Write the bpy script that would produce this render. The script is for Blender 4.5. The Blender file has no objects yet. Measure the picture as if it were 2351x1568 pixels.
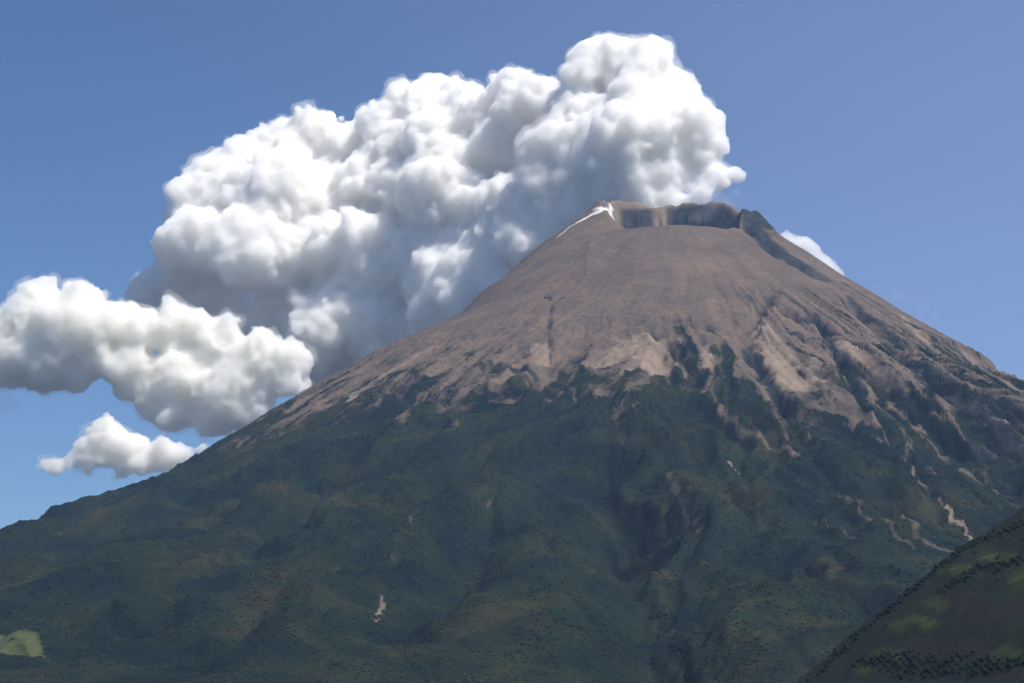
import bpy, math, random
import numpy as np
from mathutils import Vector
R = math.radians
random.seed(7); rng = np.random.default_rng(7)
sc = bpy.context.scene

# ---------------------------------------------------------------- camera, sky, sun, exposure
PITCH = 11.0; CAMZ = 60.0; LENS = 67.5
cam = bpy.data.objects.new('camera', bpy.data.cameras.new('camera'))
sc.collection.objects.link(cam); sc.camera = cam
cam.location = (0, 0, CAMZ); cam.rotation_euler = (R(90 + PITCH), 0, 0)
cam.data.lens = LENS; cam.data.sensor_width = 36; cam.data.clip_start = 1; cam.data.clip_end = 200000

SUN_EL, SUN_AZ = 59.0, -37.0          # azimuth measured from +x (right) towards +y (away)
SD = np.array([math.cos(R(SUN_EL))*math.cos(R(SUN_AZ)), math.cos(R(SUN_EL))*math.sin(R(SUN_AZ)), math.sin(R(SUN_EL))])
w = bpy.data.worlds.new('World'); sc.world = w; w.use_nodes = True
nt = w.node_tree; bg = nt.nodes['Background']
sky = nt.nodes.new('ShaderNodeTexSky'); sky.sky_type = 'NISHITA'; sky.sun_disc = False
sky.sun_elevation = R(SUN_EL); sky.sun_rotation = R(90 - SUN_AZ)
sky.altitude = 800; sky.air_density = 1.0; sky.dust_density = 0.6; sky.ozone_density = 10.0
bg.inputs[1].default_value = 0.078
# a faint veil of high cirrus brightens the sky towards the sun's side (east, +x)
tc = nt.nodes.new('ShaderNodeTexCoord'); sx = nt.nodes.new('ShaderNodeSeparateXYZ'); nt.links.new(tc.outputs['Generated'], sx.inputs[0])
mr = nt.nodes.new('ShaderNodeMapRange'); mr.interpolation_type = 'SMOOTHSTEP'; nt.links.new(sx.outputs[0], mr.inputs[0])
mr.inputs[1].default_value = -.3; mr.inputs[2].default_value = .36
mx = nt.nodes.new('ShaderNodeMix'); mx.data_type = 'RGBA'; mx.blend_type = 'ADD'; mx.clamp_factor = False; nt.links.new(mr.outputs[0], mx.inputs[0])
nt.links.new(sky.outputs[0], mx.inputs[6]); mx.inputs[7].default_value = (1.05, 1.05, 1.5, 1)
nt.links.new(mx.outputs[2], bg.inputs[0])
sun = bpy.data.objects.new('sun', bpy.data.lights.new('sun', 'SUN')); sc.collection.objects.link(sun)
sun.data.energy = 4.7; sun.data.angle = R(0.5); sun.data.color = (1, 0.95, 0.88)
sun.rotation_euler = Vector(SD).to_track_quat('Z', 'Y').to_euler()
sc.view_settings.view_transform = 'Standard'; sc.view_settings.look = 'None'
sc.view_settings.gamma = 1; sc.view_settings.exposure = 0.32
sc.render.engine = 'CYCLES'
sc.cycles.use_denoising = True
sc.cycles.volume_bounces = 40; sc.cycles.max_bounces = 42; sc.cycles.diffuse_bounces = 3
sc.cycles.volume_step_rate = 1

# ---------------------------------------------------------------- helpers
F = 2351 / 36 * LENS            # focal length in units of a 2351-wide frame
CP, SP = math.cos(R(PITCH)), math.sin(R(PITCH))
def ray(px, py):                # direction scaled so that its y component is 1
    u = (px - 1175.5) / F; v = (784 - py) / F
    d = np.array([u, CP - v*SP, SP + v*CP]); return d / d[1]
def project(x, y, z):
    z = z - CAMZ; c = y*CP + z*SP
    return 1175.5 + F*x/c, 784 - F*(z*CP - y*SP)/c
def tag(o, label=None, cat=None, group=None, kind=None):
    for k, v in (('label', label), ('category', cat), ('group', group), ('kind', kind)):
        if v: o[k] = v
    return o
def mesh_obj(name, V, Fc, mat, smooth=True, attrs=None, nv=4):
    V = np.ascontiguousarray(V, np.float32); Fc = np.ascontiguousarray(Fc, np.int32)
    m = bpy.data.meshes.new(name)
    m.vertices.add(len(V)); m.vertices.foreach_set('co', V.ravel())
    n = len(Fc); m.loops.add(n*nv); m.loops.foreach_set('vertex_index', Fc.ravel())
    m.polygons.add(n); m.polygons.foreach_set('loop_start', np.arange(0, n*nv, nv, dtype=np.int32))
    m.polygons.foreach_set('loop_total', np.full(n, nv, np.int32))
    m.polygons.foreach_set('use_smooth', np.full(n, smooth))
    m.update(calc_edges=True)
    for k, a in (attrs or {}).items():
        if a.ndim == 1:
            t = m.attributes.new(k, 'FLOAT', 'POINT'); t.data.foreach_set('value', a.astype(np.float32))
        else:
            t = m.attributes.new(k, 'FLOAT_VECTOR', 'POINT'); t.data.foreach_set('vector', a.astype(np.float32).ravel())
    m.materials.append(mat)
    o = bpy.data.objects.new(name, m); sc.collection.objects.link(o); return o
def _h(ix, iy, s):
    h = (ix.astype(np.int64)*374761393 + iy.astype(np.int64)*668265263 + s*2246822519) & 0xffffffff
    h = ((h ^ (h >> 13))*1274126177) & 0xffffffff
    h = ((h ^ (h >> 15))*2654435761) & 0xffffffff
    return ((h ^ (h >> 16)) & 0xffff) / 65536.0 * 2*math.pi
def noise(x, y, s=0):           # gradient noise, about -1..1
    ix = np.floor(x); iy = np.floor(y); fx = x-ix; fy = y-iy
    def g(a, b):
        t = _h(ix+a, iy+b, s); return np.cos(t)*(fx-a) + np.sin(t)*(fy-b)
    ux = fx*fx*fx*(fx*(fx*6-15)+10); uy = fy*fy*fy*(fy*(fy*6-15)+10)
    a = g(0,0)*(1-ux)+g(1,0)*ux; b = g(0,1)*(1-ux)+g(1,1)*ux
    return (a*(1-uy)+b*uy)*1.5
def fbm(x, y, o=5, s=0, g=.5):
    t = 0; a = 1
    for i in range(o): t = t + a*noise(x, y, s+i*17); x = x*2.03+5.1; y = y*2.03+1.7; a *= g
    return t
def ridged(x, y, o=4, s=0, g=.5):
    t = 0; a = 1
    for i in range(o): t = t + a*(1-2*np.abs(noise(x, y, s+i*13))); x = x*2.1+3.1; y = y*2.1+7.7; a *= g
    return t
def sst(a, b, x):
    t = np.clip((x-a)/(b-a), 0, 1); return t*t*(3-2*t)

# ---------------------------------------------------------------- volcano: base cone
CX, CY, R0 = 690.0, 8000.0, 300.0
SIL_L = [(1370,462),(1340,492),(1300,520),(1250,552),(1200,592),(1150,640),(1100,678),(1030,735),(900,785),(800,840),(700,895),(600,955),(500,1015),(400,1070),(310,1115),(200,1138),(100,1175),(0,1215)]
SIL_R = [(1700,482),(1750,505),(1800,543),(1850,575),(1940,635),(2010,675),(2092,726),(2209,790),(2280,828),(2351,870)]
def prof(sil, s):
    r, z = [], []
    for p in sil:
        d = ray(*p); r.append(s*(d[0]*CY - CX)); z.append(CAMZ + d[2]*CY)
    r = np.array(r); z = np.array(z); r = np.maximum(r, R0); 
    k = np.argsort(r); r, z = r[k], z[k]
    e = r[-1] + np.array([400, 900, 1500, 2300, 3500, 6000]); sl = (z[-1]-z[-3])/(r[-1]-r[-3])
    zz = [z[-1]]
    zz = z[-1] + np.array([400, 820, 1250, 1650, 1900, 2200])*sl*1.0
    zz = np.maximum(zz, np.array([60, 40, 25, 12, 5, 0])) * 1.0
    return np.concatenate([r, e]), np.concatenate([z, zz])
PL = prof(SIL_L, -1); PR = prof(SIL_R, 1)
PF = (np.array([300,700,1200,1800,2500,3000,3500,4000,4300,4600,5200,6500]), np.array([2048,1815,1530,1190,820,590,400,250,170,118,50,0.]))
PB = (np.array([300,700,1200,1800,2500,3200,4000,5200,8000]), np.array([2294,2030,1720,1370,990,650,350,90,0.]))
def cone(x, y):
    dx = x-CX; dy = y-CY; r = np.hypot(dx, dy)+1e-6; rr = np.maximum(r, R0)
    c = dx/r; s = dy/r
    side = np.where(c < 0, np.interp(rr, *PL), np.interp(rr, *PR))
    fb = np.where(s < 0, np.interp(rr, *PF), np.interp(rr, *PB))
    k = np.exp(-(rr-R0)/260); wfb = s*s*(1-k) + sst(.05, .8, np.abs(s))*k
    h = ((1-wfb)*side + wfb*fb)*(1 - sst(8430, 9520, y))
    return h, r, np.arctan2(dy, dx)
def silhouette(fn):             # skyline of a height function in frame units
    xs = np.linspace(-3300, 4300, 500); ys = np.linspace(6000, 9600, 260)
    X, Y = np.meshgrid(xs, ys); px, py = project(X, Y, fn(X, Y)[0])
    b = np.round(px/10).astype(int); out = {}
    sil = np.full(300, 9999.)
    ok = (b >= 0) & (b < 300); np.minimum.at(sil, b[ok], py[ok]); return sil
for it in range(4):
    sil = silhouette(cone)
    for P, S, sg in ((PL, SIL_L, -1), (PR, SIL_R, 1)):
        n = len(S)
        for i, p in enumerate(sorted(S, key=lambda q: sg*q[0])):
            e = sil[min(max(int(round(p[0]/10)), 0), 299)] - p[1]
            if e < 200: P[1][i] += 0.9*e*CY/F
        if it == 3: pass
def hit(px, py, y0=2500, y1=9400):
    d = ray(px, py); ys = np.arange(y0, y1, 6.0)
    g = cone(d[0]*ys, ys)[0] - (CAMZ + d[2]*ys)
    k = np.argmax(g > 0)
    y = ys[k] if g[k] > 0 else CY
    return d[0]*y, y
# fine tensor grid in the part that is seen, coarse beyond
def axis(a, b, st, far0, far1):
    f = np.arange(a, b, st); lo = a - np.cumsum(st*1.35**np.arange(1, 40)); hi = f[-1] + np.cumsum(st*1.35**np.arange(1, 40))
    lo = lo[lo > far0][::-1]; hi = hi[hi < far1]
    return np.concatenate([[far0], lo, f, hi, [far1]])
gx = axis(-2550, 2750, 6.6, -6500, 8500); gy = axis(2300, 8420, 6.6, 1200, 9560)
X, Y = np.meshgrid(gx, gy); X = X.ravel(); Y = Y.ravel()
H, RR, TH = cone(X, Y)
DX, DY = X-CX, Y-CY

Z = H.copy()
rad = (RR - R0)/1000
# radial erosion: ridges and gullies running down the cone, growing with distance from the rim
rad = (RR - R0)/1000
wth = TH + 0.05*fbm(X/600, Y/600, 3, 5)
rightw = 0.6 + 0.15*sst(-.2, .9, np.cos(TH))
er = ridged(wth*7, rad*.5, 3, 3) * 66 * sst(1.0, 2.4, rad)
rz0 = sst(-1.62, -1.2, TH)*(1-sst(.9, 1.4, TH))
er += ridged(wth*26, rad*.5, 3, 33) * 19 * sst(.75, 1.6, rad) * rightw * (1-.55*rz0)
er += ridged(wth*70, rad*1.8, 2, 43) * 5.0 * sst(.5, 1.2, rad) * rightw
er += fbm(X/170, Y/170, 5, 71) * (1-.6*rz0) * 12 * sst(.6, 1.5, rad)
er += fbm(X/28, Y/28, 3, 77) * (1.6 + 4.2*sst(.5, 1.4, rad)) + fbm(X/75, Y/75, 3, 78)*3*(1-.5*rz0)*sst(.5, 1.3, rad)
rzone = sst(-1.62, -1.2, TH)*(1-sst(.9, 1.4, TH))*sst(.45, .95, rad)*(1-.6*sst(2.6, 3.4, rad))
thr = TH + .012*fbm(X/600, Y/600, 2, 6)
run = noise(thr*46, rad*.3, 68) + .6*noise(thr*95, rad*.35, 70) + .45*noise(thr*190, rad*.5, 69); runm = sst(.18, .6, run)*rzone; er -= 24*runm
front = 1 - 0.9*sst(R0+900, R0+150, RR)
er *= (1-.8*sst(.72, .95, -np.cos(TH))*sst(1.0, 1.6, rad))*(1-.7*sst(.86, .97, np.cos(TH)))
Z += er * front * (1-.85*sst(4200, 4900, RR))
front_ = Y < 9000
for it in range(6):
    spx, spy = project(X, Y, Z)
    for S, sg in ((SIL_L, -1), (SIL_R, 1)):
        S_ = sorted(S); sel = np.where(front_ & ((spx > -60) & (spx < 1330) if sg < 0 else (spx > 1790) & (spx < 2440)) & (np.abs(spy-np.interp(spx, [p[0] for p in S_], [p[1] for p in S_])) < 160))[0]
        cb = np.round(spx[sel]/12).astype(int); o_ = np.lexsort((spy[sel], cb)); cb2, first = np.unique(cb[o_], return_index=True); top = sel[o_[first]]
        qx = spx[top]; tgt = np.interp(qx, [p[0] for p in S_], [p[1] for p in S_])
        tgt += np.where(qx < S_[0][0], (S_[0][0]-qx)*.38, 0) if sg < 0 else np.where(qx > S_[-1][0], (qx-S_[-1][0])*.55, 0)
        e = np.convolve(np.pad(np.clip(spy[top]-tgt, -90, 60), 4, 'edge'), np.ones(9)/9, 'valid')
        r_ = RR[top]; o_ = np.argsort(r_); dz = np.interp(RR, r_[o_], np.convolve(np.pad(e[o_], 3, 'edge'), np.ones(7)/7, 'valid'))*CY/F*.7
        Z += dz*sst(.35, .85, sg*np.cos(TH))*sst(600 if sg < 0 else 400, 900, RR)
Ge = Z.reshape(len(gy), len(gx))
def bil(G, x, y):
    nx, ny = len(gx), len(gy)
    i = np.clip(np.searchsorted(gx, x)-1, 0, nx-2); j = np.clip(np.searchsorted(gy, y)-1, 0, ny-2)
    u = (x-gx[i])/(gx[i+1]-gx[i]); v = (y-gy[j])/(gy[j+1]-gy[j])
    return G[j,i]*(1-u)*(1-v)+G[j,i+1]*u*(1-v)+G[j+1,i]*(1-u)*v+G[j+1,i+1]*u*v
def hit(px, py, y0=2500, y1=9400):
    d = ray(px, py); ys = np.arange(y0, y1, 6.0)
    g = bil(Ge, d[0]*ys, ys) - (CAMZ + d[2]*ys)
    k = np.argmax(g > 0); y = ys[k] if g[k] > 0 else CY
    return d[0]*y, y
# world-space traces of the gullies, ridges and ash flows
def line(pts): return np.array([hit(*p) for p in pts])
def dist(path, width):          # distance to path and parameter along it, for points near it
    d = np.full(X.shape, 1e9); t = np.zeros(X.shape)
    lo = path.min(0)-width*3; hi = path.max(0)+width*3
    k = np.where((X > lo[0]) & (X < hi[0]) & (Y > lo[1]) & (Y < hi[1]))[0]
    x = X[k]; y = Y[k]; n = len(path)-1
    wx = x + 14*noise(x/45, y/45, 91); wy = y + 14*noise(x/45, y/45, 92)
    dd = np.full(len(k), 1e9); tt = np.zeros(len(k)); sg = np.zeros(len(k))
    for i in range(n):
        a, b = path[i], path[i+1]; ab = b-a; L = (ab**2).sum()+1e-6
        u = np.clip(((wx-a[0])*ab[0] + (wy-a[1])*ab[1])/L, 0, 1)
        ex = wx-a[0]-u*ab[0]; ey = wy-a[1]-u*ab[1]; q = np.hypot(ex, ey); m = q < dd
        dd[m] = q[m]; tt[m] = (i+u[m])/n
    d[k] = dd; t[k] = tt
    return d, t
def fade(t, a=.12, b=.2): return sst(0, a, t)*(1-sst(1-b, 1, t))
GUL = [ # points, half width m, depth m
 ([(1700,492),(1740,545),(1790,588),(1845,615),(1910,655)], 38, 34),
 ([(1935,676),(1990,730),(2060,795),(2105,848),(2172,903),(2245,970),(2345,1052)], 42, 46),
 ([(2100,790),(2190,850),(2280,910),(2380,980)], 34, 26),
 ([(2180,1000),(2260,1060),(2351,1130)], 34, 26),
 ([(2080,930),(2170,1010),(2260,1090),(2340,1160)], 30, 24),
 ([(1770,685),(1806,714),(1843,738),(1872,727),(1894,751),(1905,780),(1923,817),(1953,864),(1989,937),(2062,1029),(2140,1130),(2200,1200)], 24, 34),
 ([(1799,765),(1828,764),(1850,784),(1901,797),(1925,822)], 12, 20),
 ([(1784,641),(1770,670),(1744,722),(1718,766),(1713,809),(1740,840),(1762,885),(1784,918),(1813,952),(1828,990),(1879,1050),(1950,1130),(2010,1210)], 26, 34),
 ([(1477,731),(1433,753),(1349,789),(1294,808),(1268,845)], 22, 26),
 ([(1488,742),(1514,775),(1551,819),(1590,852),(1640,905),(1700,960)], 26, 34),
 ([(1650,800),(1670,850),(1700,920),(1760,1000),(1830,1090)], 26, 24),
 ([(1268,692),(1258,740),(1262,790),(1266,846)], 12, 12),
 ([(1250,681),(1272,689),(1296,683)], 8, 6),
 ([(1068,846),(1110,840),(1169,844),(1229,868)], 12, 18),
 ([(1340,790),(1290,850),(1240,890),(1180,905)], 26, 26),
 ([(860,890),(930,900),(1000,910),(1080,925)], 26, 22),
 ([(1229,1011),(1150,1035),(1068,1071),(988,1132),(900,1180)], 34, 34),
 ([(1330,965),(1285,995),(1200,1020)], 26, 26),
 ([(1350,1010),(1400,1100),(1440,1200),(1480,1330),(1500,1450),(1510,1600)], 110, 95),
 ([(1600,1000),(1680,1120),(1760,1230),(1850,1330)], 46, 34),
 ([(2000,1100),(2080,1180),(2150,1230)], 30, 24),
 ([(1890,1130),(1960,1210),(2050,1260)], 28, 22),
 ([(1130,1180),(1080,1280),(960,1400),(850,1500)], 70, 45),
 ([(700,1010),(600,1100),(480,1190),(330,1290)], 60, 34),
 ([(560,1080),(420,1160),(250,1240),(80,1330)], 55, 26),
 ([(900,930),(800,1040),(690,1150),(560,1270)], 60, 34),
 ([(640,1350),(520,1440),(380,1530)], 70, 40),
 ([(300,1400),(180,1460),(40,1540)], 60, 34)]
RID = [ # points, half width, height
 ([(1364,525),(1352,590),(1338,655)], 45, 14),
 ([(1477,748),(1500,800),(1531,832),(1612,892),(1664,963),(1715,994),(1806,1031)], 34, 24),
 ([(1450,745),(1380,800),(1330,850),(1290,880)], 26, 14),
 ([(1765,700),(1752,760),(1790,840),(1850,900)], 34, 16),
 ([(1480,870),(1470,960),(1412,1040),(1491,1078),(1551,1118),(1620,1204),(1660,1290)], 50, 40),
 ([(1180,930),(1100,990),(960,1080),(830,1170)], 45, 26),
 ([(1280,1080),(1180,1120),(1000,1180),(860,1260),(700,1330),(560,1390)], 60, 34),
 ([(1960,760),(2020,830),(2090,920),(2170,1010)], 30, 18),
 ([(1864,1187),(1922,1206),(2000,1241),(2060,1275)], 24, 14),
 ([(1914,1121),(1980,1187),(2058,1226),(2117,1265)], 24, 14),
 ([(2058,1187),(2117,1234),(2187,1265)], 22, 12),
 ([(1720,488),(1760,520),(1815,570)], 22, 30),
 ([(900,1420),(760,1450),(620,1510),(480,1590)], 60, 30)]
GM = np.zeros(X.shape); RM = np.zeros(X.shape)
for pts, wd, dp in GUL:
    P_ = line(pts); d, t = dist(P_, wd*2.2); a = fade(t)*(.75+.25*np.sin(t*23))
    g = np.exp(-(d/wd)**1.5)
    Z -= dp*a*g*1.6 - dp*.22*a*np.exp(-((d-wd*1.7)/(wd*.6))**2); GM = np.maximum(GM, a*np.exp(-(d/(wd*.8))**2))
for pts, wd, hh in RID:
    P_ = line(pts); d, t = dist(P_, wd*2.2); a = fade(t, .2, .3)
    Z += hh*a*np.exp(-d/wd); RM = np.maximum(RM, a*np.exp(-(d/(wd*.7))**2))
# crater bowl and rim
inside = RR < R0*1.25
rim = 8*noise(np.cos(TH)*4, np.sin(TH)*4, 15) + 5*noise(np.cos(TH)*11, np.sin(TH)*11, 16)
t = np.clip(1 - RR/(R0*(1+.05*noise(np.cos(TH)*3, np.sin(TH)*3, 19))), 0, 1)
bowl = 330*(1-(1-np.clip(t*1.8, 0, 1))**1.6)
Z -= bowl
Z += rim*np.exp(-((RR-R0)/70)**2)*np.where(np.sin(TH) > -.3, 1, .25)
wallrib = ridged(TH*9, RR/200, 3, 87)*24*sst(0, .15, t)*(1-sst(.5, .8, t)); Z += wallrib
def crag(px, y, hgt, wd):       # rocky knobs of the rim
    d = ray(px, 470); x = d[0]*y; global Z
    Z = Z + hgt*np.exp(-((X-x)**2+(Y-y)**2)/wd**2)
crag(1410, 8230, 10, 45); crag(1575, 8300, 16, 45); crag(1500, 8300, -12, 40); crag(1682, 8170, 8, 28); crag(1715, 8010, 22, 28); crag(1745, 7990, 10, 22)

# ---- ground cover masks (what grows or lies where)
def poly_y(pts, px): a = np.array(pts, float); return np.interp(px, a[:, 0], a[:, 1])
VEGLINE = [(0,1200),(560,960),(640,935),(760,925),(800,905),(860,878),(960,868),(1000,862),(1070,872),(1180,880),(1260,878),(1300,850),(1345,838),(1400,872),(1440,880),(1490,862),(1540,850),(1545,790),(1600,785),(1612,860),(1640,860),(1650,800),(1690,830),(1740,900),(1790,935),(1850,910),(1930,960),(1990,900),(2080,880),(2200,930),(2351,985)]
# carry the tree line over to the mountain: azimuth -> radius
vp = []
for px in range(660, 2500, 12):
    py = poly_y(VEGLINE, px) ; h_ = hit(px, py); vp.append((math.atan2(h_[1]-CY, h_[0]-CX), math.hypot(h_[0]-CX, h_[1]-CY)))
vp = np.array(vp); a = np.where(vp[:, 0] > math.pi/2, vp[:, 0]-2*math.pi, vp[:, 0]); k = np.argsort(a); va, vr = a[k], vp[k, 1]
THm = np.where(TH > math.pi/2, TH-2*math.pi, TH)
treeline = np.interp(THm, va, vr)
treeline = np.where((THm > va[-1]) | (THm < va[0]), 1700, treeline)
rightside = sst(-1.7, -1.15, THm)
nz = fbm(X/140, Y/140, 5, 51); streak = fbm(wth*46, rad*.9, 4, 61)
veg = (RR - treeline + 140 - 50*rightside)/ (560 + 330*rightside) + .6*nz + .4*fbm(wth*90, rad*2.0, 3, 66) + streak*(.5+.9*rightside) - .9*sst(.08, .45, -run)*rzone + .7*runm + .45*rightside*sst(.9, 1.6, rad) + .9*GM*rightside - .8*RM*(.35+.65*rightside)
VEG = sst(-.35, 1.0, veg)
VEG *= sst(R0+150, R0+420, RR)
ASH = np.zeros(X.shape)         # pale ash and sand
SANDS = [([(1475,760),(1480,820),(1500,865)],62,1.),([(1440,785),(1380,845)],40,.85),([(1760,740),(1770,800),(1800,860),(1840,900)],52,1.),
 ([(1620,790),(1625,850)],16,.8),([(1860,820),(1900,880)],20,.9),([(1940,780),(1975,830)],30,.7),([(2060,720),(2130,790)],26,.9),([(1235,790),(1250,850)],30,.8),
 ([(800,915),(900,850),(1000,790)],24,.5),([(820,905),(790,925)],14,.9),([(1531,832),(1612,892),(1664,963),(1715,994),(1806,1031),(1850,1060)],9,.6),
 ([(2058,1035),(2097,1091),(2156,1146),(2195,1201),(2218,1220),(2238,1265)],5,.9),([(1914,1121),(1980,1187),(2058,1226),(2117,1267)],6,.5),
 ([(1864,1189),(1922,1208),(2000,1243)],6,.5),([(2058,1189),(2117,1236),(2187,1267),(2200,1290)],8,.5),([(1532,1085),(1564,1142),(1620,1215)],8,.45),
 ([(1672,1058),(1695,1092)],6,.9),([(872,1372),(866,1440)],6,.9),([(885,1368),(870,1392)],4,.8),([(1132,1140),(1118,1168)],4,.45),([(955,1185),(930,1210)],4,.4),([(800,1155),(785,1190)],6,.35),
 ([(2140,905),(2230,960),(2330,1030)],8,.4),([(2215,800),(2351,905)],24,.5),([(1940,690),(2030,800)],30,.4),([(2240,1080),(2340,1170)],9,.5),([(900,1262),(870,1300)],7,.22)]
for pts, wd, am in SANDS:
    P_ = line(pts); d, t = dist(P_, wd*2); e = d + wd*.5*nz
    ASH = np.maximum(ASH, am*(1-sst(wd*.5, wd*1.5, e))*fade(t, .08, .1))
VEG *= 1 - .92*np.clip(ASH, 0, 1)
ASH = np.maximum(ASH, 0)
ROCK_SHADE = np.clip(np.maximum(sst(.3, .8, GM+.25*nz)*.95*sst(R0+100, R0+500, RR), .95*sst(.15, .7, runm+.4*nz*runm)) , 0, 1)*(1-.6*VEG)       # dark lava in the gully beds, darkened further in place of gully shading
# dark lava in the crater wall and on the right shoulder
pxw, pyw = X/Y, 0
def near(px): return ray(px, 480)[0]
inner = (RR < R0*1.02) & (Y > CY-60)
u = X/Y
lav = np.zeros(X.shape)
for a_, b_ in ((1425, 1500), (1535, 1690)):
    lav = np.maximum(lav, sst(near(a_)-.003, near(a_)+.003, u)*(1-sst(near(b_)-.003, near(b_)+.003, u)))
dep = np.interp(u, [near(1425), near(1500), near(1540), near(1600), near(1690)], [34, 26, 10, 6, 22]); lav *= sst(dep-12, dep+14, H-Z+14*nz)
ROCK_SHADE = np.where(inner, lav, ROCK_SHADE); ASH = np.where(inner, np.clip(1-lav+.5*nz, 0, 1)*.8, ASH)
P_ = line([(1695,490),(1740,540),(1795,588),(1850,620),(1915,660)]); d, t = dist(P_, 60); ROCK_SHADE = np.maximum(ROCK_SHADE, (1-sst(20, 50, d))*fade(t, .02, .3))  # strip along the cleft: dark rock and its shade in one colour
P_ = line([(1705,480),(1735,496),(1765,520)]); d, t = dist(P_, 40); ROCK_SHADE = np.maximum(ROCK_SHADE, 1-sst(16, 40, d))
for pts, wd in (([(1252,681),(1275,689),(1292,684)],7),([(1068,846),(1110,840),(1169,844),(1229,868)],13),([(1799,765),(1828,764),(1850,784),(1901,797),(1925,822)],11),([(1843,738),(1872,727),(1894,751),(1905,780),(1923,817)],12),([(1713,809),(1740,840),(1762,885),(1784,918),(1813,952),(1828,990)],20),([(1945,655),(2020,700),(2100,750),(2209,815),(2340,890)],16),([(2090,840),(2172,903),(2245,970),(2345,1052)],34),([(2180,1000),(2260,1060),(2351,1130)],20),([(1923,817),(1953,864),(1989,937),(2062,1029),(2140,1130)],22),([(1950,684),(2000,734),(2073,797)],16)):
    P_ = line(pts); d, t = dist(P_, wd*2); ROCK_SHADE = np.maximum(ROCK_SHADE, (1-sst(wd*.5, wd*1.3, d)))  # dark strips along ravines and ledges, rock tone plus painted shade
SNOW = np.zeros(X.shape)        # white fumarole crust below the left rim
for pts, wd in (([(1408,487),(1395,484),(1370,490),(1340,503),(1310,520),(1280,545)],6),([(1395,484),(1360,484)],5)):
    P_ = line(pts); d, t = dist(P_, 40); SNOW = np.maximum(SNOW, (1-sst(wd*.6, wd*1.5, d+4*nz))*(1-.5*sst(.6, 1, t)))

# ---------------------------------------------------------------- materials
def mat(name): 
    m = bpy.data.materials.new(name); m.use_nodes = True; n = m.node_tree
    b = n.nodes['Principled BSDF']; b.inputs['Roughness'].default_value = .95; b.inputs['Specular IOR Level'].default_value = .1
    return m, n, b
def N(n, t, **k):
    o = n.nodes.new(t)
    for a, v in k.items(): setattr(o, a, v)
    return o
def ntex(n, scale, detail=6, rough=.6, dist_=0, vec=None):
    t = N(n, 'ShaderNodeTexNoise'); t.inputs['Scale'].default_value = scale; t.inputs['Detail'].default_value = detail
    t.inputs['Roughness'].default_value = rough; t.inputs['Distortion'].default_value = dist_
    if vec is not None: n.links.new(vec, t.inputs['Vector'])
    return t.outputs['Fac']
def ramp(n, fac, stops):
    r = N(n, 'ShaderNodeValToRGB'); n.links.new(fac, r.inputs[0]); e = r.color_ramp.elements
    while len(e) < len(stops): e.new(.5)
    for i, (p, c) in enumerate(stops): e[i].position = p; e[i].color = (*c, 1) if len(c) == 3 else c
    return r.outputs[0]
def mix(n, f, a, b, mode='MIX'):
    m = N(n, 'ShaderNodeMix', data_type='RGBA', blend_type=mode)
    for s, v in ((m.inputs[0], f), (m.inputs[6], a), (m.inputs[7], b)):
        if hasattr(v, 'is_output'): n.links.new(v, s)
        elif isinstance(v, tuple): s.default_value = (*v, 1)
        else: s.default_value = v
    return m.outputs[2]
def attr(n, name): a = N(n, 'ShaderNodeAttribute', attribute_name=name); return a
def grey(a, p=.35, q=.65): return [(p, (a,)*3), (q, (1,)*3)]

mm, n, b = mat('volcano_slope')
geo = N(n, 'ShaderNodeNewGeometry').outputs['Position']
pol = attr(n, 'polar').outputs['Vector']
ash0 = ramp(n, ntex(n, .006, 8, .65, vec=geo), [(.3, (.100,.082,.068)), (.5, (.132,.104,.082)), (.7, (.178,.128,.092))])
stre = ramp(n, ntex(n, 1.0, 6, .7, .4, vec=pol), [(.3, (.72,.74,.78)), (.7, (1.12,1.08,1.02))])
ash = mix(n, 1.0, ash0, stre, 'MULTIPLY')
ash = mix(n, 1.0, ash, ramp(n, ntex(n, .05, 9, .75, vec=geo), [(.3, (.72,.73,.76)), (.7, (1.2,1.16,1.1))]), 'MULTIPLY')
sand = ramp(n, ntex(n, .012, 6, .6, vec=geo), [(.3, (.19,.145,.105)), (.7, (.27,.205,.15))])
c = mix(n, attr(n, 'ash').outputs['Fac'], ash, sand)
rock_shade = ramp(n, ntex(n, .03, 6, .6, vec=geo), [(.3, (.012,.018,.022)), (.7, (.05,.052,.05))])
c = mix(n, attr(n, 'rock_shade').outputs['Fac'], c, rock_shade)
gr = ramp(n, ntex(n, .0032, 10, .72, .6, vec=geo), [(.30, (.003,.010,.013)), (.43, (.007,.016,.013)), (.53, (.014,.024,.012)), (.62, (.028,.030,.014)), (.74, (.042,.037,.019))])
gr = mix(n, 1.0, gr, ramp(n, ntex(n, 1.6, 7, .7, .3, vec=pol), [(.3, (.36,.45,.62)), (.5, (.78,.80,.85)), (.7, (1.5,1.32,1.1))]), 'MULTIPLY')
vn = N(n, 'ShaderNodeMath', operation='ADD'); n.links.new(attr(n, 'veg').outputs['Fac'], vn.inputs[0])
v2 = N(n, 'ShaderNodeMath', operation='MULTIPLY_ADD'); n.links.new(ntex(n, .03, 6, .7, vec=geo), v2.inputs[0]); v2.inputs[1].default_value = 1.1; v2.inputs[2].default_value = -.55
n.links.new(v2.outputs[0], vn.inputs[1])
vf = ramp(n, vn.outputs[0], [(.12, (0,0,0)), (.8, (1,1,1))])
c = mix(n, vf, c, gr)
c = mix(n, attr(n, 'snow').outputs['Fac'], c, (.72,.69,.66))
c = mix(n, attr(n, 'field').outputs['Fac'], c, (.066,.078,.028))
n.links.new(c, b.inputs['Base Color'])
bu = N(n, 'ShaderNodeBump'); bu.inputs['Strength'].default_value = .8; bu.inputs['Distance'].default_value = 9
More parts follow.
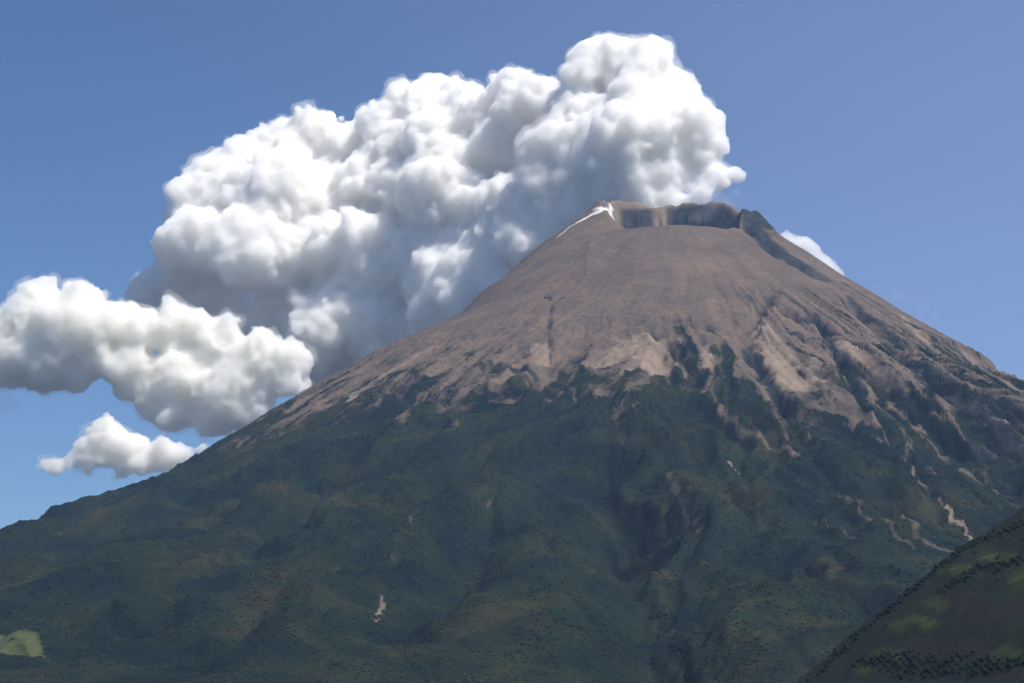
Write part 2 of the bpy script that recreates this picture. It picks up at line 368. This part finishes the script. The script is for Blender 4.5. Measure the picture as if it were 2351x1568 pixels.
n.links.new(ntex(n, .04, 8, .7, vec=geo), bu.inputs['Height']); n.links.new(bu.outputs[0], b.inputs['Normal'])

FIELD = np.zeros(X.shape)
fp = np.array([hit(*p) for p in ((-120,1448),(85,1452),(112,1520),(30,1505),(-100,1525))])
inp = np.zeros(X.shape, bool); j = len(fp)-1
for i in range(len(fp)):
    xi, yi = fp[i]; xj, yj = fp[j]
    inp ^= ((yi > Y) != (yj > Y)) & (X < (xj-xi)*(Y-yi)/(yj-yi+1e-9)+xi); j = i
FIELD[inp] = 1; FIELD *= np.clip(.75+1.1*fbm(X/45, Y/45, 3, 93), 0, 1)

nx, ny = len(gx), len(gy)
I = np.arange(nx*ny).reshape(ny, nx)
Fq = np.stack([I[:-1,:-1], I[:-1,1:], I[1:,1:], I[1:,:-1]], -1).reshape(-1, 4)
edge = (np.minimum(X-gx[0], gx[-1]-X) < 1) | (np.minimum(Y-gy[0], gy[-1]-Y) < 1)
Zb = np.maximum(Z, -30); Zb[edge] = -30
vol = mesh_obj('mountain', np.stack([X, Y, Zb], 1), Fq, mm, True,
    dict(veg=VEG, ash=ASH, rock_shade=ROCK_SHADE, snow=SNOW, field=FIELD, polar=np.stack([wth*22, rad*1.1, np.zeros_like(rad)], 1)))
tag(vol, 'bare ash cone of the volcano with dark forested lower slopes', kind='structure')

# ground sheet out to the horizon
gm, n, b = mat('valley_ground')
geo = N(n, 'ShaderNodeNewGeometry').outputs['Position']
n.links.new(ramp(n, ntex(n, .002, 8, .65, vec=geo), [(.3, (.03,.045,.02)), (.6, (.06,.075,.03)), (.75, (.12,.1,.06))]), b.inputs['Base Color'])
ax = np.linspace(-28000, 28000, 120); ay = np.linspace(-6000, 9600, 60); A, B = np.meshgrid(ax, ay)
I2 = np.arange(A.size).reshape(A.shape); q = np.stack([I2[:-1,:-1], I2[:-1,1:], I2[1:,1:], I2[1:,:-1]], -1).reshape(-1, 4)
g = mesh_obj('ground', np.stack([A.ravel(), B.ravel(), 12*fbm(A.ravel()/2500, B.ravel()/2500, 3, 8)-6], 1), q, gm, True)
tag(g, kind='structure')

# ---------------------------------------------------------------- forest on the lower slopes
Zg = Zb.reshape(ny, nx); Vg = VEG.reshape(ny, nx)
phi = (1+5**.5)/2
ICO = np.array([(-1,phi,0),(1,phi,0),(-1,-phi,0),(1,-phi,0),(0,-1,phi),(0,1,phi),(0,-1,-phi),(0,1,-phi),(phi,0,-1),(phi,0,1),(-phi,0,-1),(-phi,0,1)])/math.hypot(1,phi)
ICF = np.array([(0,11,5),(0,5,1),(0,1,7),(0,7,10),(0,10,11),(1,5,9),(5,11,4),(11,10,2),(10,7,6),(7,1,8),(3,9,4),(3,4,2),(3,2,6),(3,6,8),(3,8,9),(4,9,5),(2,4,11),(6,2,10),(8,6,7),(9,8,1)])
def clumps(name, P, S, m, squash=.8, tone=None):
    k = len(P); a = rng.uniform(0, 2*math.pi, k); c_, s_ = np.cos(a), np.sin(a)
    V = ICO[None]*(1+rng.uniform(-.38, .32, (k, 12, 1)))
    V = np.stack([V[...,0]*c_[:,None]-V[...,1]*s_[:,None], V[...,0]*s_[:,None]+V[...,1]*c_[:,None], V[...,2]*squash], -1)
    V = V*S[:,None,None]*rng.uniform(.8, 1.2, (k,1,3)) + P[:,None,:]
    Fc = (ICF[None] + 12*np.arange(k)[:,None,None]).reshape(-1, 3)
    tint = np.repeat(rng.uniform(0, 1, k) if tone is None else np.clip(.5 + .9*tone + .3*(rng.random(k)-.5), 0, 1), 12)
    return mesh_obj(name, V.reshape(-1, 3), Fc, m, True, dict(tint=tint), nv=3)
fm, n, b = mat('tree_foliage')
geo = N(n, 'ShaderNodeNewGeometry').outputs['Position']
c1 = ramp(n, ntex(n, .0032, 10, .72, .6, vec=geo), [(.30, (.003,.010,.013)), (.43, (.007,.016,.013)), (.53, (.014,.024,.012)), (.62, (.028,.030,.014)), (.74, (.042,.037,.019))])
c2 = ramp(n, attr(n, 'tint').outputs['Fac'], [(0, (.85,.95,1.1)), (.5, (1.3,1.32,1.32)), (1, (2.1,1.9,1.5))])
n.links.new(mix(n, 1., c1, c2, 'MULTIPLY'), b.inputs['Base Color'])
K = 330000
fx = rng.uniform(-2500, 2700, K); fy = rng.uniform(2350, 8000, K)
pv = bil(Vg, fx, fy) - .75*rng.random(K) + .9*fbm(fx/110, fy/110, 4, 31)
pr, pq = project(fx, fy, bil(Zg, fx, fy))
keep = (pv > .3) & (bil(Vg, fx, fy) > .12) & (pr > -60) & (pr < 2420) & (pq < 1640) & (bil(FIELD.reshape(ny, nx), fx, fy) < .5) & (bil(ASH.reshape(ny, nx), fx, fy) < .35)
fx, fy = fx[keep], fy[keep]; fz = bil(Zg, fx, fy)
S = rng.uniform(1.7, 3.8, len(fx))
forest = clumps('forest', np.stack([fx, fy, fz+S*.1], 1), S, fm, .62, fbm(np.arctan2(fy-CY, fx-CX)*40, np.hypot(fx-CX, fy-CY)/900, 4, 99))
tag(forest, 'dark green forest and scrub covering the lower volcano slopes', 'forest', kind='stuff')

# ---------------------------------------------------------------- near hillside, lower right
HS = [(1700,1700),(1830,1568),(1920,1490),(2010,1412),(2100,1340),(2200,1265),(2280,1215),(2351,1168),(2500,1080),(2800,960)]
YH = 2300.0
hx = [ray(*p)[0]*YH for p in HS]; hz = [CAMZ+ray(*p)[2]*YH for p in HS]
hx = [-600, 0] + hx + [1700, 2600]; hz = [-40, -30] + hz + [620, 700]
def hillh(x, y):
    c_ = np.interp(x - (y-YH)*.12, hx, hz)
    d = y-YH
    back = np.where(d > 0, d*.55, -d*.33 )
    return c_ - back - 10*np.exp(-(d/60)**2)+10
ax = np.arange(150, 1900, 5.0); ay = np.arange(1150, 2900, 5.0); A, B = np.meshgrid(ax, ay)
A_, B_ = A.ravel(), B.ravel()
C_ = hillh(A_, B_) + 5*fbm(A_/120, B_/120, 5, 22) + .8*fbm(A_/14, B_/14, 2, 24)*1.5
lim = (A_ < 151) | (A_ > ax[-1]-1) | (B_ < 1151) | (B_ > ay[-1]-1); C_ = np.maximum(C_, -25); C_[lim] = -25
def hithill(px, py):
    d = ray(px, py); ys = np.arange(1200, 2600, 3.0); g_ = hillh(d[0]*ys, ys)-(CAMZ+d[2]*ys); k = np.argmax(g_ > 0); return d[0]*ys[k], ys[k]
hm, n, b = mat('farmed_hillside')
geo = N(n, 'ShaderNodeNewGeometry').outputs['Position']
base = ramp(n, ntex(n, .014, 9, .75, .8, vec=geo), [(.3, (.005,.011,.006)), (.45, (.010,.018,.008)), (.58, (.018,.019,.011)), (.72, (.010,.019,.008))])
c = mix(n, attr(n, 'grass').outputs['Fac'], base, ramp(n, ntex(n, .05, 5, .6, vec=geo), [(.3, (.012,.020,.005)), (.7, (.048,.058,.016))]))
c = mix(n, attr(n, 'soil').outputs['Fac'], c, ramp(n, ntex(n, .05, 5, .6, vec=geo), [(.3, (.015,.013,.012)), (.7, (.028,.022,.018))]))
n.links.new(c, b.inputs['Base Color'])
bu = N(n, 'ShaderNodeBump'); bu.inputs['Strength'].default_value = .7; bu.inputs['Distance'].default_value = 4
n.links.new(ntex(n, .09, 9, .75, vec=geo), bu.inputs['Height']); n.links.new(bu.outputs[0], b.inputs['Normal'])
def blot(px, py, rx, ry):       # patch of ground cover, elongated across the slope
    x, y = hithill(px, py); x2, y2 = hithill(px+rx, py); x3, y3 = hithill(px, py+ry)
    M = np.array([[x2-x, x3-x], [y2-y, y3-y]]); Mi = np.linalg.inv(M+np.eye(2)*1e-3)
    uu = Mi[0,0]*(A_-x)+Mi[0,1]*(B_-y); vv = Mi[1,0]*(A_-x)+Mi[1,1]*(B_-y)
    return 1-sst(.6, 1.3, np.hypot(uu, vv)+.35*hn)
hn = fbm(A_/35, B_/35, 4, 41) + .8*fbm(A_/11, B_/11, 3, 42)
GR = np.zeros(A_.shape); SO = GR.copy()
for q_ in ((2300,1275,60,14),(2200,1310,40,14),(2120,1425,50,12),(2045,1500,42,14),(2340,1330,40,20),(2060,1440,25,14),(2150,1385,40,10),(2300,1500,50,12),(1985,1540,30,9)): GR = np.maximum(GR, blot(*q_))
for q_ in ((2230,1400,60,35),(2180,1490,70,22),(2330,1400,30,25),(2140,1350,40,12),(1920,1560,20,12),(2320,1540,50,14)): SO = np.maximum(SO, .8*blot(*q_))
nxa, nya = len(ax), len(ay); I3 = np.arange(nxa*nya).reshape(nya, nxa); q = np.stack([I3[:-1,:-1], I3[:-1,1:], I3[1:,1:], I3[1:,:-1]], -1).reshape(-1, 4)
hill = mesh_obj('hill', np.stack([A_, B_, C_], 1), q, hm, True, dict(grass=GR, soil=SO)); tag(hill, kind='structure')
HG = C_.reshape(nya, nxa)
def hz_at(x, y):
    i = np.clip(((x-ax[0])/5).astype(int), 0, nxa-2); j = np.clip(((y-ay[0])/5).astype(int), 0, nya-2); return HG[j, i]
hb, n, b = mat('hedge_foliage')
n.links.new(ramp(n, attr(n, 'tint').outputs['Fac'], [(0, (.004,.008,.005)), (1, (.010,.018,.007))]), b.inputs['Base Color'])
HED = [([(2370,1283),(2300,1292),(2245,1308),(2200,1335),(2160,1358)], 7, 'upper dark hedgerow curving down the near hillside at right'),
       ([(2370,1520),(2290,1528),(2200,1528),(2100,1522),(2020,1512),(1960,1530)], 7, 'lower dark hedgerow across the foot of the near hillside'),
       ([(2370,1185),(2240,1250),(2130,1328),(2060,1385),(1960,1470),(1880,1545)], 9, 'dark line of bushes along the top edge of the near hillside')]
for pts, wd, lab in HED:
    P_ = np.array([hithill(*p) for p in pts]); seg = np.hypot(*(P_[1:]-P_[:-1]).T); L = seg.sum(); k = int(L/.22)
    s_ = rng.uniform(0, L, k); cs = np.concatenate([[0], np.cumsum(seg)])
    wd *= 1.25; x = np.interp(s_, cs, P_[:,0])+rng.normal(0, wd*.7, k); y = np.interp(s_, cs, P_[:,1])+rng.normal(0, wd*.8, k)
    S = 1.1+2.6*rng.random(k)**2
    o = clumps('hedgerow', np.stack([x, y, hz_at(x, y)+S*.4], 1), S, hb)
    tag(o, lab, 'hedgerow', 'hedgerows on the near hillside')
k = 6000; x = rng.uniform(350, 1300, k); y = rng.uniform(1400, 2420, k); m_ = (fbm(x/70, y/70, 4, 44)+.3*rng.normal(size=k)) > .38; x, y = x[m_], y[m_]
S = .8+2.6*rng.random(len(x))**2; o = clumps('scrub', np.stack([x, y, hz_at(x, y)+S*.35], 1), S, hb)
tag(o, 'scattered dark scrub on the near hillside at lower right', 'scrub', kind='stuff')

#CLOUDS
ZB = 2352.0
CLOUD_MODE = 'volume'
def cloud_mat(name, dens, col=(1,1,1)):
    m = bpy.data.materials.new(name); m.use_nodes = True; n = m.node_tree
    n.nodes.remove(n.nodes['Principled BSDF']); out = n.nodes['Material Output']
    v = N(n, 'ShaderNodeVolumePrincipled'); v.inputs['Color'].default_value = (*col, 1); v.inputs['Density'].default_value = dens
    v.inputs['Anisotropy'].default_value = 0.25
    n.links.new(v.outputs[0], out.inputs['Volume']); m.cycles.homogeneous_volume = True
    return m
FRINGE = cloud_mat('vapour_fringe', .0045)
def uvico():
    import bmesh
    bm = bmesh.new(); bmesh.ops.create_icosphere(bm, subdivisions=2, radius=1)
    V = np.array([v.co[:] for v in bm.verts]); Fc = np.array([[v.index for v in f.verts] for f in bm.faces]); bm.free(); return V, Fc
SV, SF = uvico()
def clampz(V, b):               # keep clouds out of the haze box: behind its rear face or above its top
    low = (V[:,1] < 9740) & (V[:,2] < b)
    back = low & (V[:,1] > 9400); V[back, 1] = 9740
    up = low & ~back; V[up, 2] = b
def dirs(k):
    v = rng.normal(size=(k, 3)); return v/np.linalg.norm(v, axis=1)[:, None]
def cloud(name, blobs, dfun, voxel, m, label, group=None, kids=26, grand=7, detail=1.0, base=ZB, rec=False, fringe=False):
    C, Rr = [], []; prim = []
    for px, py, r in blobs:
        d = ray(px, py); low = ray(px, min(py+.8*r, 1568))
        y = dfun(px, py) if rec else dfun(px)
        if not rec and y - r/F*y*1.5 < 9700: y = max(y, (base-CAMZ)/low[2])
        prim.append((np.array([d[0]*y, y, CAMZ+d[2]*y]), r/F*y*1.0, (px, py, r)))
    extra = []
    for i in range(len(prim)):
        for j in range(i):
            (a, ra, pa), (b_, rb, pb) = prim[i], prim[j]; dd = np.linalg.norm(a-b_)
            if math.hypot(pa[0]-pb[0], pa[1]-pb[1]) < .95*max(pa[2], pb[2]) + .35*min(pa[2], pb[2]) and min(ra, rb) > 80:
                k_ = int(min(3, dd/(.8*min(ra, rb))))
                for q_ in range(1, k_+1):
                    f_ = q_/(k_+1); extra.append((a*(1-f_)+b_*f_, (ra*(1-f_)+rb*f_)*.86, None))
    for c0, Rm, _ in prim + extra:
        C.append(c0); Rr.append(Rm*.97)
        for dd in dirs(kids):
            if dd[2] < -.35: continue
            r1 = Rm*(.13+.45*rng.random()**1.6); c1 = c0+dd*(Rm*.97-r1*.8); C.append(c1); Rr.append(r1)
            for d2 in dirs(grand):
                if d2 @ dd < -.1: continue
                r2 = r1*rng.uniform(.28, .48); C.append(c1+d2*(r1*.98)); Rr.append(r2)
    C = np.array(C); Rr = np.array(Rr)
    V = (SV[None]*Rr[:,None,None]+C[:,None,:]).reshape(-1, 3); Fc = (SF[None]+len(SV)*np.arange(len(C))[:,None,None]).reshape(-1, 3)
    clampz(V, base+4)
    o = mesh_obj(name, V, Fc, m, True, nv=3)
    md = o.modifiers.new('r', 'REMESH'); md.mode = 'VOXEL'; md.voxel_size = voxel; md.use_smooth_shade = True
    for ty, sz, st in (('CLOUDS', 380, 210), ('CLOUDS', 130, 95), ('VORONOI', 58, -22), ('CLOUDS', 40, 34), ('VORONOI', 24, -9)):
        tx = bpy.data.textures.new('c', ty); tx.noise_scale = sz*detail
        if ty == 'CLOUDS': tx.noise_depth = 4
        dm = o.modifiers.new('d', 'DISPLACE'); dm.texture = tx; dm.strength = st*detail; dm.mid_level = .5; dm.texture_coords = 'GLOBAL'
    md = o.modifiers.new('r', 'REMESH'); md.mode = 'VOXEL'; md.voxel_size = voxel*.8; md.use_smooth_shade = True
    dg = bpy.context.evaluated_depsgraph_get(); me = bpy.data.meshes.new_from_object(o.evaluated_get(dg), depsgraph=dg)
    o.modifiers.clear(); old = o.data; o.data = me; bpy.data.meshes.remove(old); me.name = name
    k = len(me.vertices); co = np.empty(k*3, np.float32); me.vertices.foreach_get('co', co); co = co.reshape(-1, 3)
    clampz(co, base+3)
    me.vertices.foreach_set('co', co.ravel()); me.update()
    if not me.materials: me.materials.append(m)
    if fringe:
        f = bpy.data.objects.new('vapour_fringe', me.copy()); sc.collection.objects.link(f)
        f.data.materials.clear(); f.data.materials.append(FRINGE)
        for sz, st in ((150, 115), (50, 62), (20, 24)):
            tx = bpy.data.textures.new('f', 'CLOUDS'); tx.noise_scale = sz; tx.noise_depth = 3
            dm = f.modifiers.new('d', 'DISPLACE'); dm.texture = tx; dm.strength = st; dm.mid_level = .46; dm.texture_coords = 'GLOBAL'
        md = f.modifiers.new('r', 'REMESH'); md.mode = 'VOXEL'; md.voxel_size = voxel; md.use_smooth_shade = True
        dg = bpy.context.evaluated_depsgraph_get(); m2 = bpy.data.meshes.new_from_object(f.evaluated_get(dg), depsgraph=dg)
        f.modifiers.clear(); f.data = m2
        k2 = len(m2.vertices); c2 = np.empty(k2*3, np.float32); m2.vertices.foreach_get('co', c2); c2 = c2.reshape(-1, 3)
        clampz(c2, base+1); m2.vertices.foreach_set('co', c2.ravel()); m2.update()
        f.parent = o
    return tag(o, label, 'cloud' if 'cloud' in name else 'smoke', group)
PLUME = [(1400,165,72),(1470,190,80),(1345,190,55),(1505,150,42),(1560,215,62),(1590,190,34),(1570,290,80),(1625,300,36),(1600,360,58),(1640,405,42),(1650,335,30),(1700,402,15),(1714,398,9),(1405,152,64),(1435,150,58),(1685,408,20),(1500,300,100),(1540,400,62),(1440,320,110),(1470,410,60),(1390,415,60),
 (1330,290,85),(1215,245,72),(1190,215,46),(1045,225,58),(1110,275,78),(960,255,62),(880,290,66),(1000,330,90),(1150,350,100),(1280,370,90),(1370,400,60),
 (715,292,58),(598,335,50),(660,360,70),(790,350,66),(530,370,40),(475,415,42),(430,450,44),(520,450,80),(640,460,100),(770,470,110),(900,430,110),(1030,460,110),(1160,480,90),(1250,460,70),
 (460,560,76),(560,570,95),(700,600,120),(850,590,120),(980,600,110),(1090,580,80),(1180,560,60),(338,662,40),(420,640,55),(520,660,60),(640,700,70),(760,740,100),(880,720,95),(1000,680,70),(740,820,80),(830,800,60),(795,252,10),(785,268,8),(1150,610,60),(1250,535,60),(1320,490,50),(1070,670,60),(1000,720,55),(930,760,50),(1350,445,50),(720,860,45),(780,840,55),(860,790,60),(1100,620,60),(1200,560,60),(740,300,50),(835,300,50),(810,330,50),(920,240,50),(1000,215,48),(1160,210,42),(1260,240,45),(1130,235,46),(1290,330,60),(1310,240,40),(940,330,70),(870,350,60),(650,310,50),(560,350,48),(500,390,45),(455,430,42),(420,500,42),(410,570,42),(370,630,40),(400,660,42),(1400,430,46),(1470,425,46),(1540,425,44),(1610,425,36),(1340,460,46),(1655,425,26),(1400,460,50),(1470,460,52),(1540,460,52),(1610,450,46),(1300,500,55),(1225,570,60),(1140,640,60),(660,785,50),(705,800,50),(560,745,55),(480,715,42),(400,700,36),(320,690,32),(450,690,52),(600,775,58),(530,735,62),(650,800,55),(360,680,40)]
def dpl(px, py):
    lo = float(np.interp(px, [300,400,500,650,700,800,1000,1200,1370,1700], [670,690,720,780,880,850,750,600,478,450]))
    b_ = float(np.interp(px, [300,500,700,900,1050,1150,1250,1370,1450], [10850,10750,10600,10400,10180,9980,9680,9480,9420]))
    rec = max(0, lo-py)/F*b_
    tuck = max(0, py-(lo-150))*1.7/F*b_ if px < 1000 else 0
    return b_ + tuck + rec*float(np.interp(px, [300,1250,1500], [.62,.6,.5])) + (280 if px < 1190 else 140)*float(noise(np.array(px/120.), np.array(py/120.), 3))
cm = cloud_mat('steam_plume', .042, (1,.996,.986))
cloud('smoke_plume', PLUME, dpl, 13, cm, 'huge white billowing plume drifting left from the volcano crater', rec=True, fringe=True)
C2 = [(100,682,50),(192,688,56),(60,735,60),(0,765,60),(-60,790,70),(140,770,85),(50,830,65),(240,755,62),(330,765,58),(400,760,62),(490,785,62),(565,820,62),(635,822,48),(650,880,45),(300,850,66),(420,870,88),(530,900,88),(590,940,45),(400,945,58),(480,970,48),(20,862,40),(100,850,66),(180,850,60),(300,730,36),(668,830,38),(-20,840,60),(360,930,45),(610,880,50),(560,860,60),(600,790,48),(520,752,44),(440,735,42)]
cm2 = cloud_mat('cloud_vapour', .04, (1,.995,.975))
cloud('cloud', C2, lambda p: float(np.interp(p, [0,400,690], [10350,10300,10150])), 12, cm2, 'broad cream white cloud at left below the plume', 'low clouds behind the volcano', fringe=True)
C3 = [(250,1000,48),(200,1040,40),(300,1035,46),(130,1072,32),(375,1050,36),(200,1078,28),(285,1078,30),(98,1066,20),(430,1036,18),(170,1062,32),(240,1055,42),(330,1065,36),(400,1050,32),(460,1030,14)]
cloud('cloud', C3, lambda p: 9900., 10, cm2, 'smallest low cloud above the left flank, under the broad cloud', 'low clouds behind the volcano', fringe=True)
C4 = [(1806,552,22),(1830,570,28),(1862,592,25),(1893,606,30),(1918,630,24),(1850,590,26)]
cloud('cloud', C4, lambda p: 10300., 9, cloud_mat('bright_cloud_vapour', .03), 'small bright white cloud peeking over the right flank', 'low clouds behind the volcano', detail=.45)

WISP = cloud_mat('thin_fume', .0022, (.90,.91,.95))
cloud('smoke_wisp', [(1600,497,20),(1640,488,26),(1665,468,26),(1635,450,30),(1600,436,28),(1690,440,20),(1575,455,20),(1700,420,16)], lambda p: 8180., 9, WISP, 'thin bluish fume drifting out of the right side of the crater', detail=.8, base=2100.)
THIN = cloud_mat('faint_cloud_vapour', .0012)
cloud('cloud', [(1995,655,12),(2020,662,14),(2090,690,16),(2060,676,16),(2120,702,20),(2150,722,14)], lambda p: 10300., 11, THIN, 'faint torn shred of cloud just above the right skyline', 'low clouds behind the volcano', detail=.7)
cloud('cloud', [(5,925,18),(32,935,16),(48,950,9)], lambda p: 10300., 11, THIN, 'tiny faint cloud shred at the left edge under the broad cloud', 'low clouds behind the volcano', detail=.7)

# ---------------------------------------------------------------- haze
def box(name, lo, hi, m):
    V = np.array([(x, y, z) for x in (lo[0], hi[0]) for y in (lo[1], hi[1]) for z in (lo[2], hi[2])])
    return mesh_obj(name, V, np.array([(0,1,3,2),(4,6,7,5),(0,4,5,1),(2,3,7,6),(0,2,6,4),(1,5,7,3)]), m, False)
hzm = bpy.data.materials.new('haze'); hzm.use_nodes = True; n = hzm.node_tree; n.nodes.remove(n.nodes['Principled BSDF'])
v = N(n, 'ShaderNodeVolumePrincipled'); v.inputs['Color'].default_value = (.40,.60,1,1); v.inputs['Density'].default_value = 1.8e-5
n.links.new(v.outputs[0], n.nodes['Material Output'].inputs['Volume']); hzm.cycles.homogeneous_volume = True
zmax = float(Zb.max())
tag(box('haze', (-28500, -6500, -60), (28500, 9660, max(zmax+6, 2330)), hzm), 'thin blue air haze over the whole valley', 'haze', kind='stuff')
